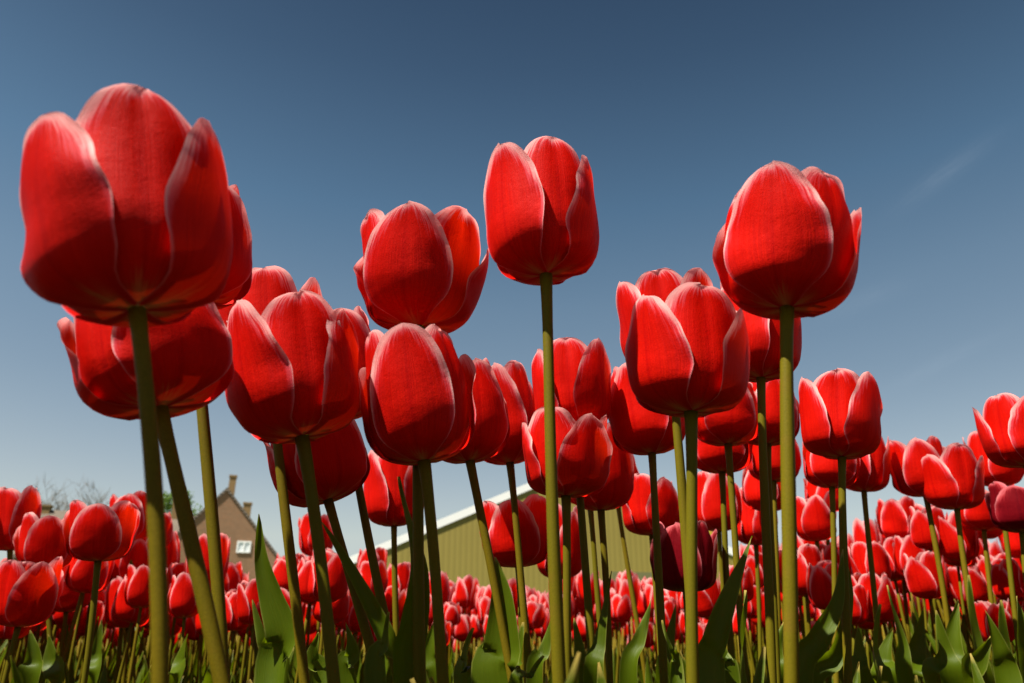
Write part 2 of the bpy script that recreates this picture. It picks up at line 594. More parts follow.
# ------------------------------------------------------------------ setting: ground
def soil_material():
    nt = NT("soil")
    tc = nt.n("ShaderNodeTexCoord").outputs['Object']
    n1 = nt.noise(tc, 14, 6, 0.65)
    n2 = nt.noise(tc, 120, 4, 0.6)
    c = nt.mix(n1, (0.022, 0.015, 0.009, 1), (0.06, 0.043, 0.027, 1))
    c = nt.mix(nt.math('MULTIPLY', n2, 0.4), c, (0.09, 0.065, 0.04, 1))
    return nt.done(nt.principled(c, 0.95, 0.1, nt.bump(nt.math('ADD', n1, n2), 0.9, 0.03)))


def grass_material():
    nt = NT("meadow")
    tc = nt.n("ShaderNodeTexCoord").outputs['Object']
    n1 = nt.noise(tc, 1.5, 6, 0.65)
    c = nt.mix(n1, (0.03, 0.06, 0.012, 1), (0.085, 0.13, 0.03, 1))
    return nt.done(nt.principled(c, 0.9, 0.1, nt.bump(n1, 0.8, 0.05)))


S = 1500
gv, gf = [], []
rng = random.Random(3)
NX, NY = 60, 60
xs = [-4 + 8 * i / NX for i in range(NX + 1)]
ys = [-2 + 10 * j / NY for j in range(NY + 1)]
for y in ys:
    for x in xs:
        ed = min(x + 4, 4 - x, y + 2, 8 - y)
        gv.append((x, y, (rng.uniform(-.012, .006) if ed > .05 else 0)))
for j in range(NY):
    for i in range(NX):
        a = j * (NX + 1) + i
        gf.append((a, a + 1, a + NX + 2, a + NX + 1))
b = len(gv)
gv += [(-S, -S, 0), (S, -S, 0), (S, S, 0), (-S, S, 0), (-4, -2, 0), (4, -2, 0), (4, 8, 0), (-4, 8, 0)]
gf += [(b, b + 1, b + 5, b + 4), (b + 1, b + 2, b + 6, b + 5), (b + 2, b + 3, b + 7, b + 6), (b + 3, b, b + 4, b + 7)]
g = mesh_obj("ground", gv, gf, soil_material(), None, False)
g["kind"] = "structure"
me_ = mesh_obj("meadow", [(-S, 31, .004), (S, 31, .004), (S, S, .004), (-S, S, .004)], [(0, 1, 2, 3)], grass_material(), None, False)
me_["kind"] = "structure"


# ------------------------------------------------------------------ buildings
class MB:
    def __init__(self):
        self.v, self.f = [], []

    def box(self, c, s, rz=0.0):
        b = len(self.v)
        for dz in (-1, 1):
            for dx, dy in ((-1, -1), (1, -1), (1, 1), (-1, 1)):
                x, y = dx * s[0] / 2, dy * s[1] / 2
                self.v.append((c[0] + x * math.cos(rz) - y * math.sin(rz), c[1] + x * math.sin(rz) + y * math.cos(rz), c[2] + dz * s[2] / 2))
        for q in ((0, 3, 2, 1), (4, 5, 6, 7), (0, 1, 5, 4), (1, 2, 6, 5), (2, 3, 7, 6), (3, 0, 4, 7)):
            self.f.append(tuple(b + i for i in q))

    def prism(self, poly, y0, y1):
        """extrude a polygon in x,z from y0 to y1"""
        b = len(self.v)
        n = len(poly)
        for y in (y0, y1):
            for x, z in poly:
                self.v.append((x, y, z))
        self.f.append(tuple(b + i for i in range(n)))
        self.f.append(tuple(b + n + i for i in reversed(range(n))))
        for i in range(n):
            k = (i + 1) % n
            self.f.append((b + i, b + n + i, b + n + k, b + k))

    def build(self, name, mat, parent=None):
        o = mesh_obj(name, self.v, self.f, mat, parent, False)
        return o


def simple_mat(name, c1, c2, scale=3.0, rough=0.7, spec=0.3, bump=0.0):
    nt = NT(name)
    tc = nt.n("ShaderNodeTexCoord").outputs['Object']
    n1 = nt.noise(tc, scale, 5, 0.6)
    c = nt.mix(n1, (*c1, 1), (*c2, 1))
    return nt.done(nt.principled(c, rough, spec, nt.bump(n1, bump, 0.02) if bump else None))


def cladding_mat():
    nt = NT("olive_cladding")
    tc = nt.n("ShaderNodeTexCoord").outputs['Object']
    w = nt.n("ShaderNodeTexWave", {'Vector': tc, 'Scale': 1.1, 'Distortion': 0.0}, wave_type='BANDS', bands_direction='X').outputs[1]
    n1 = nt.noise(tc, 0.6, 4, 0.6)
    c = nt.mix(n1, (0.225, 0.175, 0.036, 1), (0.26, 0.205, 0.046, 1))
    c = nt.mix(nt.ramp(w, [(0.0, (1, 1, 1)), (0.16, (0, 0, 0))]), c, (0.20, 0.157, 0.034, 1))
    return nt.done(nt.principled(c, 0.55, 0.3, nt.bump(w, 0.2, 0.02)))


def brick_mat():
    nt = NT("brick_brown")
    tc = nt.n("ShaderNodeTexCoord").outputs['Object']
    sp = nt.n("ShaderNodeSeparateXYZ", {0: tc})
    v = nt.n("ShaderNodeCombineXYZ", {0: nt.math('ADD', sp.outputs[0], sp.outputs[1]), 1: sp.outputs[2]}).outputs[0]
    b = nt.n("ShaderNodeTexBrick", {'Vector': v, 'Scale': 1.0, 'Color1': (0.29, 0.14, 0.07, 1), 'Color2': (0.20, 0.10, 0.052, 1), 'Mortar': (0.24, 0.18, 0.12, 1),
                                    'Mortar Size': 0.012, 'Brick Width': 0.22, 'Row Height': 0.07}).outputs[0]
    n1 = nt.noise(tc, 0.8, 5, 0.6)
    c = nt.mix(nt.math('MULTIPLY', n1, 0.35), b, (0.16, 0.10, 0.06, 1))
    return nt.done(nt.principled(c, 0.9, 0.05))


def tile_mat():
    nt = NT("roof_tiles")
    tc = nt.n("ShaderNodeTexCoord").outputs['Object']
    w = nt.n("ShaderNodeTexWave", {'Vector': tc, 'Scale': 1.6, 'Distortion': 0.3}, wave_type='BANDS', bands_direction='Z').outputs[1]
    n1 = nt.noise(tc, 1.4, 5, 0.7)
    c = nt.mix(n1, (0.07, 0.058, 0.045, 1), (0.15, 0.12, 0.09, 1))
    return nt.done(nt.principled(c, 0.85, 0.2, nt.bump(w, 0.6, 0.05)))


M_CLAD = cladding_mat()
M_WHITE = simple_mat("white_trim", (0.74, 0.74, 0.72), (0.82, 0.82, 0.80), 2.0, 0.5)
M_ROOFMETAL = simple_mat("barn_roof", (0.32, 0.33, 0.33), (0.42, 0.42, 0.41), 1.0, 0.5)
M_BRICK = brick_mat()
M_TILE = tile_mat()
M_CHIM = simple_mat("chimney_brick", (0.17, 0.105, 0.04), (0.24, 0.155, 0.065), 6.0, 0.9)
M_GLASS = simple_mat("window_glass", (0.60, 0.64, 0.66), (0.72, 0.75, 0.76), 1.0, 0.12, 0.6)
M_BLIND = simple_mat("window_paint", (0.72, 0.72, 0.68), (0.8, 0.8, 0.77), 2.0, 0.5)

# green barn: its gable faces the field, the right half recedes
BD = 40.0
peak = at_y(565, 472, BD)
barn = empty("barn", (peak.x, peak.y, 0))
barn.rotation_euler = (0, 0, R(10))
tag(barn, "long olive green metal barn with a white roof edge behind the tulip field", "barn")
HW, HP = 13.5, peak.z
SL = 0.44
HE = HP - SL * HW
LEN = 34.0
m = MB()
m.prism([(-HW, 0), (HW, 0), (HW, HE), (0, HP), (-HW, HE)], 0, LEN)
m.build("wall", M_CLAD, barn)
m = MB()
th = .16
for sx in (-1, 1):
    m.prism([(0, HP + .03), (sx * (HW + .5), HP + .03 - SL * (HW + .5)), (sx * (HW + .5), HP + .03 + th - SL * (HW + .5)), (0, HP + .03 + th)][::sx], -.008, LEN + .3)
m.build("roof", M_ROOFMETAL, barn)
m = MB()
tv = .40
for sx in (-1, 1):
    m.prism([(0, HP + .22), (sx * (HW + .52), HP + .22 - SL * (HW + .52)), (sx * (HW + .52), HP + .22 - tv - SL * (HW + .52)), (0, HP + .22 - tv)][::-sx], -.07, -.012)
m.build("roof_edge", M_WHITE, barn)
m = MB()
m.box((4.5, -.03, 1.9), (4.4, .06, 3.8))
dr = m.build("door", simple_mat("barn_door", (0.13, 0.125, 0.05), (0.16, 0.15, 0.065), 2.0, 0.5), barn)

# brick farmhouse: tall gabled wing plus a long lower range to its left
HD = 50.0
hp = at_y(227, 491, HD)
house = empty("brick_farmhouse", (hp.x, hp.y, 0))
HA = R(17)
house.rotation_euler = (0, 0, HA)


def house_local(px, py, yl):
    """the point of the pixel's ray on the house's own plane y = yl"""
    r = ray(px, py)
    c, s_ = math.cos(HA), math.sin(HA)
    q = CAMP - hp
    ly0, lyr = -q.x * s_ + q.y * c, -r.x * s_ + r.y * c
    p_ = q + r * ((yl - ly0) / lyr)
    return Vector((p_.x * c + p_.y * s_, yl, p_.z + hp.z))



tag(house, "brown brick farmhouse with a steep gable, a white window and tall chimneys", "house")
sc = HD / (F * math.cos(PITCH) ** 2)                       # metres per pixel near the house, roughly
gl, gr = -48 * .062, 58 * .062
ze_l = at_y(227, 547, HD).z
hz = hp.z
hwL, hwR = 3.75, 3.75
ze = hz - 1.14 * 3.75
m = MB()
m.prism([(-hwL, 0), (hwR, 0), (hwR, ze), (0, hz), (-hwL, ze)], 0, 9)
m.build("wall", M_BRICK, house)
m = MB()
for sx in (-1, 1):
    m.prism([(0, hz + .02), (sx * 4.05, hz + .02 - 1.14 * 4.05), (sx * 4.05, hz + .24 - 1.14 * 4.05), (0, hz + .24)][::sx], -.08, 9.2)
roof = m.build("roof", M_TILE, house)
m = MB()
cx = house_local(231.5, 490, .9).x
m.box((cx, .9, hz + .1), (.42, .5, 2.0))
m.box((cx, .9, hz + 1.14), (.5, .58, .12))
m.build("chimney", M_CHIM, roof)
m = MB()
m.box((1.38, .35, hz - 1.25), (.5, .5, 1.0))
m.box((1.38, .35, hz - .70), (.58, .58, .1))
m.build("chimney", M_CHIM, roof)
# window in the gable
wa, wc_ = house_local(237.5, 541, 0), house_local(250, 553, 0)
wl, wr, wb_, wt_ = wa.x, wc_.x, wc_.z, wa.z
m = MB()
fw = .09
m.box(((wl + wr) / 2, -.03, wt_ - fw / 2), (wr - wl, .06, fw))
m.box(((wl + wr) / 2, -.03, wb_ + fw / 2), (wr - wl, .06, fw))
for x in (wl + fw / 2, wr - fw / 2, (wl + wr) / 2):
    m.box((x, -.03, (wb_ + wt_) / 2), (fw, .056, wt_ - wb_ - 2 * fw))
wf = m.build("window", M_WHITE, house)
m = MB()
m.box(((wl + wr) / 2, -.012, (wb_ + wt_) / 2), (wr - wl - .1, .02, wt_ - wb_ - .1))
m.build("pane", M_GLASS, wf)
for x0 in (-2.2, 1.2):
    m = MB()
    m.box((x0 + .5, -.025, 1.6), (1.1, .05, 1.5))
    wf = m.build("window", M_WHITE, house)
    m = MB()
    m.box((x0 + .5, -.055, 1.6), (.94, .02, 1.34))
    m.build("pane", M_GLASS, wf)
# long low range
yr = 3.2
rz_ = house_local(190, 516, yr + .2).z
x_l = house_local(36, 520, yr + .2).x
ez_ = rz_ - 3.0
m = MB()
m.box(((x_l - hwL) / 2, yr + .2, ez_ / 2), (-hwL - x_l - .02, 5.6, ez_))
m.build("wall", M_BRICK, house)
m = MB()
b = len(m.v)
run = 3.1
for x in (x_l - .2, -0.2):
    for y, z in ((yr + .2 - run, ez_ - .15), (yr + .2, rz_), (yr + .2 + run, ez_ - .15), (yr + .2 + run, ez_ - .35), (yr + .2, rz_ - .22), (yr + .2 - run, ez_ - .35)):
        m.v.append((x, y, z))
for i in range(6):
    k = (i + 1) % 6
    m.f.append((i, k, 6 + k, 6 + i))
m.f += [(0, 5, 4, 1), (1, 4, 3, 2), (6, 7, 10, 11), (7, 8, 9, 10)]
rf2 = m.build("roof", M_TILE, house)
for pxc, topy, wd in ((46, 507, .62), (180, 489, .5)):
    q = house_local(pxc, topy, yr + .2)
    m = MB()
    x = q.x
    m.box((x, yr + .2, (q.z + rz_ - .6) / 2), (wd, .6, q.z - rz_ + .6))
    m.box((x, yr + .2, q.z + .05), (wd + .1, .7, .1))
    m.build("chimney", M_CHIM, rf2)

# ------------------------------------------------------------------ trees beyond the houses
M_BARK = simple_mat("bark", (0.08, 0.065, 0.05), (0.15, 0.125, 0.10), 8.0, 0.9)


def crown_material():
    nt = NT("crown_green")
    oi = attr(nt, "shade")
    c = nt.mix(oi, (0.035, 0.075, 0.012, 1), (0.11, 0.17, 0.03, 1))
    p = nt.principled(c, 0.6, 0.3)
    tr = nt.n("ShaderNodeBsdfTranslucent", {'Color': (0.2, 0.32, 0.04, 1)}).outputs[0]
    return nt.done(nt.n("ShaderNodeMixShader", {0: 0.25, 1: p, 2: tr}).outputs[0])


M_CROWN = crown_material()


def branches(rng, p, d, length, rad, depth, out, tips):
    n = 5
    pts = [Vector(p)]
    dirv = Vector(d).normalized()
    for k in range(n):
        dirv = (dirv + Vector((rng.uniform(-1, 1), rng.uniform(-1, 1), rng.uniform(-.3, .8))) * .13).normalized()
        pts.append(pts[-1] + dirv * (length / n))
    radii = [rad * (1 - .6 * k / n) for k in range(n + 1)]
    V, Fc = tube_along(pts, radii, 6 if depth < 2 else 4)
    b = len(out[0])
    out[0].extend(V)
    out[1].extend([tuple(b + i for i in f) for f in Fc])
    tips.append(pts[-1])
    if depth >= 4:
        return
    for k in range(rng.randint(4, 6) if depth else 7):
        i = rng.randint(2, n)
        q = pts[i]
        az = rng.uniform(0, 6.28)
        side = Vector((math.cos(az), math.sin(az), rng.uniform(.1, 1.0)))
        nd = (dirv * .6 + side * .75).normalized()
        branches(rng, q, nd, length * rng.uniform(.5, .68), max(radii[i] * .55, .022), depth + 1, out, tips)


def bare_tree(px, top_py, Y, label, seed):
    rng = random.Random(seed)
    q = at_y(px, top_py, Y)
    root = empty("bare_tree", (q.x, Y, 0))
    tag(root, label, "tree", "trees behind the farmhouse")
    H = q.z * 1.3
    tr, tips = ([], []), []
    V, Fc = tube_along([Vector((0, 0, -.1)), Vector((.05, 0, H * .15)), Vector((0, .05, H * .3))], [.28, .22, .19], 10)
    mesh_obj("trunk", V, Fc, M_BARK, root)
    for k in range(6):
        az = k * 1.047 + rng.uniform(-.3, .3)
        branches(rng, (0, .05, H * rng.uniform(.2, .30)), (math.cos(az) * .55, math.sin(az) * .55, 1.0), H * .30, .10, 1, tr, tips)
    mesh_obj("crown", tr[0], tr[1], M_BARK, root)


bare_tree(45, 489, 72, "bare leafless tree behind the low roof, left of the two bare trees", 5)
bare_tree(84, 497, 78, "smaller bare leafless tree behind the low roof, nearer the leafy tree", 8)


def leafy_tree(px, top_py, Y, wpx, label, seed):
    rng = random.Random(seed)
    q = at_y(px, top_py, Y)
    root = empty("leafy_tree", (q.x, Y, 0))
    tag(root, label, "tree", "trees behind the farmhouse")
    H = q.z
    rad = wpx * Y / F / 2
    tr, tips = ([], []), []
    V, Fc = tube_along([Vector((0, 0, -.1)), Vector((.05, 0, H * .25)), Vector((0, .05, H * .5)), Vector((0, 0, H * .8))], [.3, .24, .17, .05], 10)
    for k in range(7):
        az = k * .9
        branches(rng, (0, .03, H * rng.uniform(.3, .6)), (math.cos(az), math.sin(az), .8), rad * .7, .07, 3, tr, tips)
    b = len(V)
    V = list(V) + tr[0]
    Fc = Fc + [tuple(b + i for i in f) for f in tr[1]]
    mesh_obj("trunk", V, Fc, M_BARK, root)
    VV, FF, SH = [], [], []
    cz, rz = H * .64, H * .36
    clumps = []
    for k in range(46):
        v = Vector((rng.gauss(0, 1), rng.gauss(0, 1), rng.gauss(0, 1))).normalized() * rng.uniform(.45, .92)
        clumps.append((Vector((v.x * rad, v.y * rad, cz + v.z * rz)), rng.uniform(.22, .4) * rad, rng.random()))
    for c, r, sh in clumps:
        for k in range(260):
            v = Vector((rng.gauss(0, 1), rng.gauss(0, 1), rng.gauss(0, .8)))
            v = v.normalized() * r * rng.uniform(.5, 1.05)
            p = c + v
            if p.z > H:
                continue
            s = rng.uniform(.09, .2)
            a = Vector((rng.uniform(-1, 1), rng.uniform(-1, 1), rng.uniform(-1, 1))).normalized()
            bb = a.cross(Vector((rng.uniform(-1, 1), rng.uniform(-1, 1), rng.uniform(-1, 1)))).normalized()
            i = len(VV)
            VV += [p - a * s, p + bb * s * .5, p + a * s, p - bb * s * .5]
            FF.append((i, i + 1, i + 2, i + 3))
            q_ = min(1, max(0, sh * .6 + rng.uniform(0, .4)))
            SH += [q_] * 4
    mesh_obj("crown", VV, FF, M_CROWN, root, False, {"shade": SH})


leafy_tree(178, 490, 64, 84, "leafy green tree rising behind the farmhouse roof", 4)

# ------------------------------------------------------------------ the tulips the photo shows one by one
HERO_BASES = []


def hero(label, bx, by, w, h, sx, sy=683, phase=0, op=0.0, lean=0.0, dep=0.0, W=.0600, dark=False, dY=0.0, mat=None, nleaf=3, rnd=None, thick=1.0, seed=None):
    """bx,by: where bloom meets stem in the photo; w,h: bloom size there; sx,sy: where the stem leaves the photo"""
    rng = random.Random(seed if seed is not None else int(bx * 7 + by * 13 + w))
    d = F * W / w + .022
    B = at_depth(bx, by, d)
    Q = at_y(sx, sy, max(.12, B.y + dY))
    t = (B.z) / max(.02, (B.z - Q.z))
    G = B + (Q - B) * t
    G = Vector((B.x + (Q.x - B.x) * (1 + .55 * (t - 1)), B.y + dY * 1.2, 0))
    root = empty("tulip", G)
    tag(root, label, "tulip", "red tulips in the field")
    HERO_BASES.append((G.x, G.y))
    stem_dir = (B - Q).normalized()
    ax = (stem_dir * .55 + Vector((0, 0, 1)) * .45)
    ax = (ax + RGT * math.tan(R(lean)) + Vector((0, 1, 0)) * math.tan(R(dep))).normalized()
    L = (B - G).length
    pts = bezier(G, G + (Q - G) * .6, B - ax * L * .12 - stem_dir * .0, B, 26)
    # make the curve pass near Q: fit by pulling the second handle
    pts = bezier(G, Vector((G.x * .45 + Q.x * .55, G.y * .45 + Q.y * .55, (G.z + Q.z) * .5)), B - (ax * .5 + stem_dir * .5) * L * .25, B, 26)
    k = W / .0600
    b1, b2, b3 = rng.uniform(0, 6), rng.uniform(0, 6), rng.uniform(.0008, .0026)
    pts = [p + Vector((math.sin(b1 + i * .23), math.sin(b2 + i * .19), 0)) * b3 * math.sin(math.pi * i / 26) for i, p in enumerate(pts)]
    radii = [(.0033 - .0004 * (i / 26)) * k ** .5 * thick for i in range(27)]
    radii = [r * (1 + .05 * math.sin(b1 + i * .5)) for i, r in enumerate(radii)]
    radii[-1] *= 1.22
    radii[-2] *= 1.08
    V, Fc = tube_along([p - G for p in pts], radii, 14)
    mesh_obj("stem", V, Fc, M_STEM, root)
    # bloom
    bl = mesh_obj("bloom", PISTIL[0], PISTIL[1], M_PISTIL, root)
    # azimuth that faces the camera
    tocam = math.atan2(B.x, B.y)
    q = Vector((0, 0, 1)).rotation_difference(ax)
    s = W / .0600 * .975
    bl.matrix_local = Matrix.Translation(B - G) @ q.to_matrix().to_4x4() @ Matrix.Rotation(-tocam, 4, 'Z') @ Matrix.Scale(s, 4)
    zs = max(.70, min(1.16, (h / w) / 1.27))
    make_petals(rng, phase, op, 18, 30, mat or (M_PETAL_SHADED if dark else M_PETAL), bl, zs, rnd)
    for k_ in range(nleaf):
        az = rng.uniform(0, 6.28)
        hh = rng.uniform(.20, .30)
        out = Vector((math.cos(az), math.sin(az), 0))
        pl = [G + out * .004 + Vector((0, 0, .01)), G + out * .018 + Vector((0, 0, hh * .35)), G + out * rng.uniform(.03, .05) + Vector((0, 0, hh * .72)), G + out * rng.uniform(.05, .09) + Vector((0, 0, hh))]
        add_leaf(root, pl, rng.uniform(.028, .040), rng, -out + Vector((0, 0, .5)), fold=rng.uniform(.3, .7), twist=rng.uniform(-.8, .8))
    return root


H = {}
H['A'] = hero("largest and nearest red tulip, top left, its underside in deep shade", 137, 309, 200, 222, 182, phase=60, op=.0022, lean=-4, thick=.8, rnd=.3, W=.0600, seed=11)
H['B'] = hero("red tulip peeping out right behind the largest top left bloom", 195, 302, 112, 134, 243, phase=25, op=-.001, lean=0, W=.0600, sy=683)
H['C'] = hero("shaded red tulip hanging just below the largest top left bloom", 160, 408, 150, 128, 252, phase=15, op=.003, lean=-2, W=.0600, seed=5)
H['D'] = hero("open red tulip behind and above the sunlit one left of the middle", 272, 388, 96, 120, 322, phase=55, op=.006, lean=0, sy=683)
H['E'] = hero("sunlit red tulip with three petals facing us, just above the shaded low bloom", 302, 437, 128, 144, 354, phase=-52, op=.004, lean=-3, W=.0600, seed=3)
H['G'] = hero("dark shaded red tulip low between two stems, under the three-petalled sunlit one", 328, 500, 94, 92, 392, sy=660, phase=20, op=.002, lean=-4)
H['Hh'] = hero("red tulip half hidden between the two big sunlit blooms left of the middle", 346, 417, 84, 114, 400, sy=600, phase=10, op=.001)
H['I'] = hero("sunlit red tulip with one broad rounded petal square to us, left of the middle", 424, 461, 112, 138, 454, phase=-8, op=.0015, lean=-3, W=.056, rnd=1.0, seed=21)
H['J'] = hero("wide open red tulip against the sky leaning to the right, left of the tallest bloom", 418, 327, 118, 114, 431, phase=-18, op=.010, lean=3, W=.066, seed=8)
H['K'] = hero("red tulip crossed by a diagonal shadow, right of the broad rounded bloom", 470, 461, 84, 104, 516, sy=620, phase=20, op=-.002, lean=3)
H['L'] = hero("slim red tulip with a pale left petal, beside the shadow-crossed bloom", 510, 463, 70, 98, 530, sy=630, phase=-10, op=-.001, lean=-3)
H['M'] = hero("tallest red tulip, alone against the sky above the middle of the field", 546, 275, 114, 139, 561, phase=-42, op=.0, lean=-1, seed=31)
H['N'] = hero("red tulip with a V of petals, standing behind the tallest tulip's stem", 574, 430, 78, 92, 592, sy=600, phase=52, op=.002)
H['O'] = hero("red tulip with a pointed right petal, cut by the tallest tulip's stem", 566, 496, 84, 82, 572, phase=35, op=.005, lean=2)
H['P'] = hero("red tulip with a creamy foot, just right of the one cut by the stem", 601, 510, 66, 86, 611, phase=25, op=.001)
H['P2'] = hero("small red tulip mostly hidden behind the creamy-footed one", 618, 505, 46, 66, 638, sy=610, phase=0)
H['P3'] = hero("narrow red tulip seen behind the pointed-petal bloom, stem in full shade", 590, 505, 54, 70, 601, sy=600, phase=0)
H['Q'] = hero("red tulip leaning left below the crowded right group, two stems beneath it", 652, 453, 76, 94, 657, phase=-22, op=.002, lean=-5, seed=6)
H['R'] = hero("red tulip just behind and left of the big bloom with a dark midrib", 672, 372, 90, 100, 684, sy=600, phase=60, op=.004, lean=-4)
H['S'] = hero("big sunlit red tulip with a dark midrib line, right of the middle", 691, 412, 120, 120, 691, phase=-42, op=.003, W=.0600, seed=14)
H['T'] = hero("red tulip half hidden behind the high right bloom, rosy at its foot", 761, 378, 84, 112, 762, phase=-30, op=.0)
H['U'] = hero("high red tulip against the sky at right with one broad pointed petal, underside dark", 787, 308, 134, 138, 776, phase=-10, op=.0050, lean=3, rnd=.35, W=.0600, seed=42)
H['V'] = hero("broad shaded red tulip under the high right blooms", 728, 444, 66, 66, 737, sy=580, phase=10, op=.003)
H['V2'] = hero("red tulip seen behind the two thick stems under the high right bloom", 768, 444, 62, 74, 768, sy=600, phase=20)
H['W'] = hero("red tulip tucked beneath the broad shaded one", 722, 472, 60, 62, 727, sy=600, phase=0)
H['X'] = hero("red tulip to the right of the two thick stems, halfway down", 774, 481, 50, 56, 772, sy=600, phase=30)
H['Y'] = hero("neat upright red tulip with a clear V of pale edges, against the sky at right", 842, 457, 76, 87, 836, phase=60, op=.0005, seed=77)
H['Z'] = hero("red tulip half hidden behind the neat upright one, on its left", 832, 487, 52, 56, 830, sy=600, phase=10)
H['Z2'] = hero("red tulip half hidden behind the neat upright one, on its right", 864, 491, 50, 64, 876, sy=640, phase=-30, lean=4)
H['BB'] = hero("red tulip with a broad front petal, left of the pair at the right", 926, 496, 50, 56, 945, sy=640, phase=5, op=.005, lean=-4)
H['CC'] = hero("open red tulip in front of the pair at the right", 957, 509, 52, 58, 972, sy=650, phase=-38, op=.005)
H['DD'] = hero("red tulip cut off by the right edge of the picture, highest on that edge", 1028, 466, 70, 70, 1036, sy=650, phase=35, op=.0, lean=-6)
H['EE'] = hero("red tulip between the open pair and the one cut off at the right", 1000, 486, 46, 54, 1010, sy=640, phase=35, op=.003, lean=-3)
H['FF'] = hero("red tulip with a shaded front petal under the right hand group", 984, 530, 42, 40, 990, sy=640, phase=0, op=.006)
H['GG'] = hero("crimson tulip with shade painted into its petals, low at the right edge", 1022, 532, 50, 46, 1028, sy=650, phase=0, op=.003, dark=True)
H['HH'] = hero("red tulip with spread petals below the pair at right", 900, 541, 34, 42, 906, sy=650, phase=-10, op=.006)
H['HI'] = hero("red tulip beside the spread-petalled one, its petals shaded at the foot", 926, 545, 34, 40, 930, sy=650, phase=30, op=.002)
H['b1'] = hero("bright red tulip below the broad rounded bloom, crossed by leaf tips", 394, 526, 58, 76, 398, sy=640, phase=60, op=.001)
H['b2'] = hero("open red tulip before the green barn with a round shadow on its front petal", 519, 567, 68, 70, 524, phase=-5, op=.007, lean=-2, seed=4)
H['b3'] = hero("red tulip behind the tallest tulip's stem in front of the green barn", 560, 579, 48, 70, 562, phase=40)
H['b4'] = hero("crimson tulip, full shade painted into its petals, behind two stems, right of the barn", 686, 592, 64, 68, 690, phase=-20, op=.002, dark=True, seed=9)
H['b5'] = hero("small unopened yellow tulip behind the shade-painted crimson one", 706, 560, 24, 40, 712, sy=640, phase=20, op=-.006, mat=M_PETAL_YELLOW)
H['b6'] = hero("red tulip behind the pair of stems, above the shade-painted crimson one", 652, 535, 56, 56, 658, sy=640, phase=35, op=.003)
H['b7'] = hero("bright red tulip with a clean oval front petal, right of the thick stem", 719, 531, 46, 58, 726, sy=640, phase=5, op=-.001, seed=2)
H['b8'] = hero("red tulip low behind the two thick stems at right", 768, 511, 44, 54, 770, sy=640, phase=-20)
H['b9'] = hero("red tulip beneath another behind the two thick stems at right", 756, 545, 42, 52, 758, sy=650, phase=40)
H['c1'] = hero("red tulip with a pale left petal against a strip of sky at right", 817, 541, 38, 46, 820, sy=640, phase=10, op=.006, lean=-4)
H['c2'] = hero("red tulip behind the pale-petalled one, in the strip of sky", 826, 512, 36, 36, 830, sy=640, phase=20)
H['c3'] = hero("shaded red tulip low in the strip of sky at right", 803, 579, 36, 44, 806, sy=660, phase=-25)
H['d1'] = hero("red tulip cut off by the left edge, the highest there", 10, 550, 46, 62, 22, sy=660, phase=40, op=.001, lean=2)
H['d2'] = hero("red tulip with two shaded petals, second from the left edge", 46, 571, 50, 54, 62, sy=660, phase=0, op=.006, lean=3)
H['d3'] = hero("plump red tulip left of the thick shaded stem, in front of the low roof", 98, 561, 60, 56, 88, sy=660, phase=-8, op=.006, seed=12)
H['d4'] = hero("red tulip peeping over the plump one in front of the low roof", 130, 541, 40, 46, 140, sy=640, phase=-20, op=.003)
H['d5'] = hero("red tulip with frilly pink tips right beside the thick shaded stem", 152, 549, 36, 36, 160, sy=640, phase=30, op=.004)
H['d6'] = hero("red tulip below the frilly one, touching the thick shaded stem", 158, 579, 34, 48, 150, sy=670, phase=10)
H['d7'] = hero("shaded red tulip with a frayed white tip under the plump one", 125, 583, 40, 44, 120, sy=660, phase=30, op=.004)
H['d8'] = hero("large rosy red tulip low at the left edge with pale rims", 18, 627, 56, 66, 6, sy=683, phase=15, op=.006, seed=15)
H['d9'] = hero("red tulip half lit and half shaded, right of the low rosy one", 66, 612, 40, 50, 62, sy=683, phase=25, op=.003)
H['d10'] = hero("low red tulip with one clear pointed front petal, left of the thick shaded stem", 128, 628, 42, 48, 124, sy=683, phase=3, op=.005, seed=19)
H['d11'] = hero("red tulip between the two leaning stems in front of the brick gable", 205, 589, 38, 52, 200, sy=670, phase=-20, op=.005)
H['d12'] = hero("red tulip just right of the tall wavy leaf", 288, 597, 32, 42, 284, sy=660, phase=-20, op=.002)
H['d13'] = hero("red tulip rising above the others between the tall leaf and the slim stem", 316, 556, 32, 42, 322, sy=650, phase=20, op=.003)
H['d14'] = hero("red tulip just right of the slim stem behind the tall wavy leaf", 324, 594, 32, 40, 326, sy=660, phase=-35, op=.003)
H['d15'] = hero("red tulip low at the right of the barn, its right petal folded out", 372, 584, 28, 36, 374, sy=660, phase=-15, op=.003)


# tall leaves in the foreground, each belonging to the tulip it grows from
def px_leaf(key, Y, knots, wpx, face=(-.2, -1, .4), foot=True, **kw):
    """knots run from the lowest one in view up to the tip"""
    root = H[key]
    rng = random.Random(int(knots[-1][0] * 3 + knots[-1][1]))
    P = [at_y(x, y, Y + (kk[2] if len(kk) > 2 else 0)) for kk in knots for x, y in [kk[:2]]]
    G = Vector(root.location)
    low = P[0]
    pts = [G + Vector((0, 0, .01)) + (low - G) * .02, G + (low - G) * .5 + Vector((0, 0, .0))] + P
    width = wpx * Y / F * .82
    add_leaf(root, pts, width, rng, face, nt_=30, nu=8, **kw)


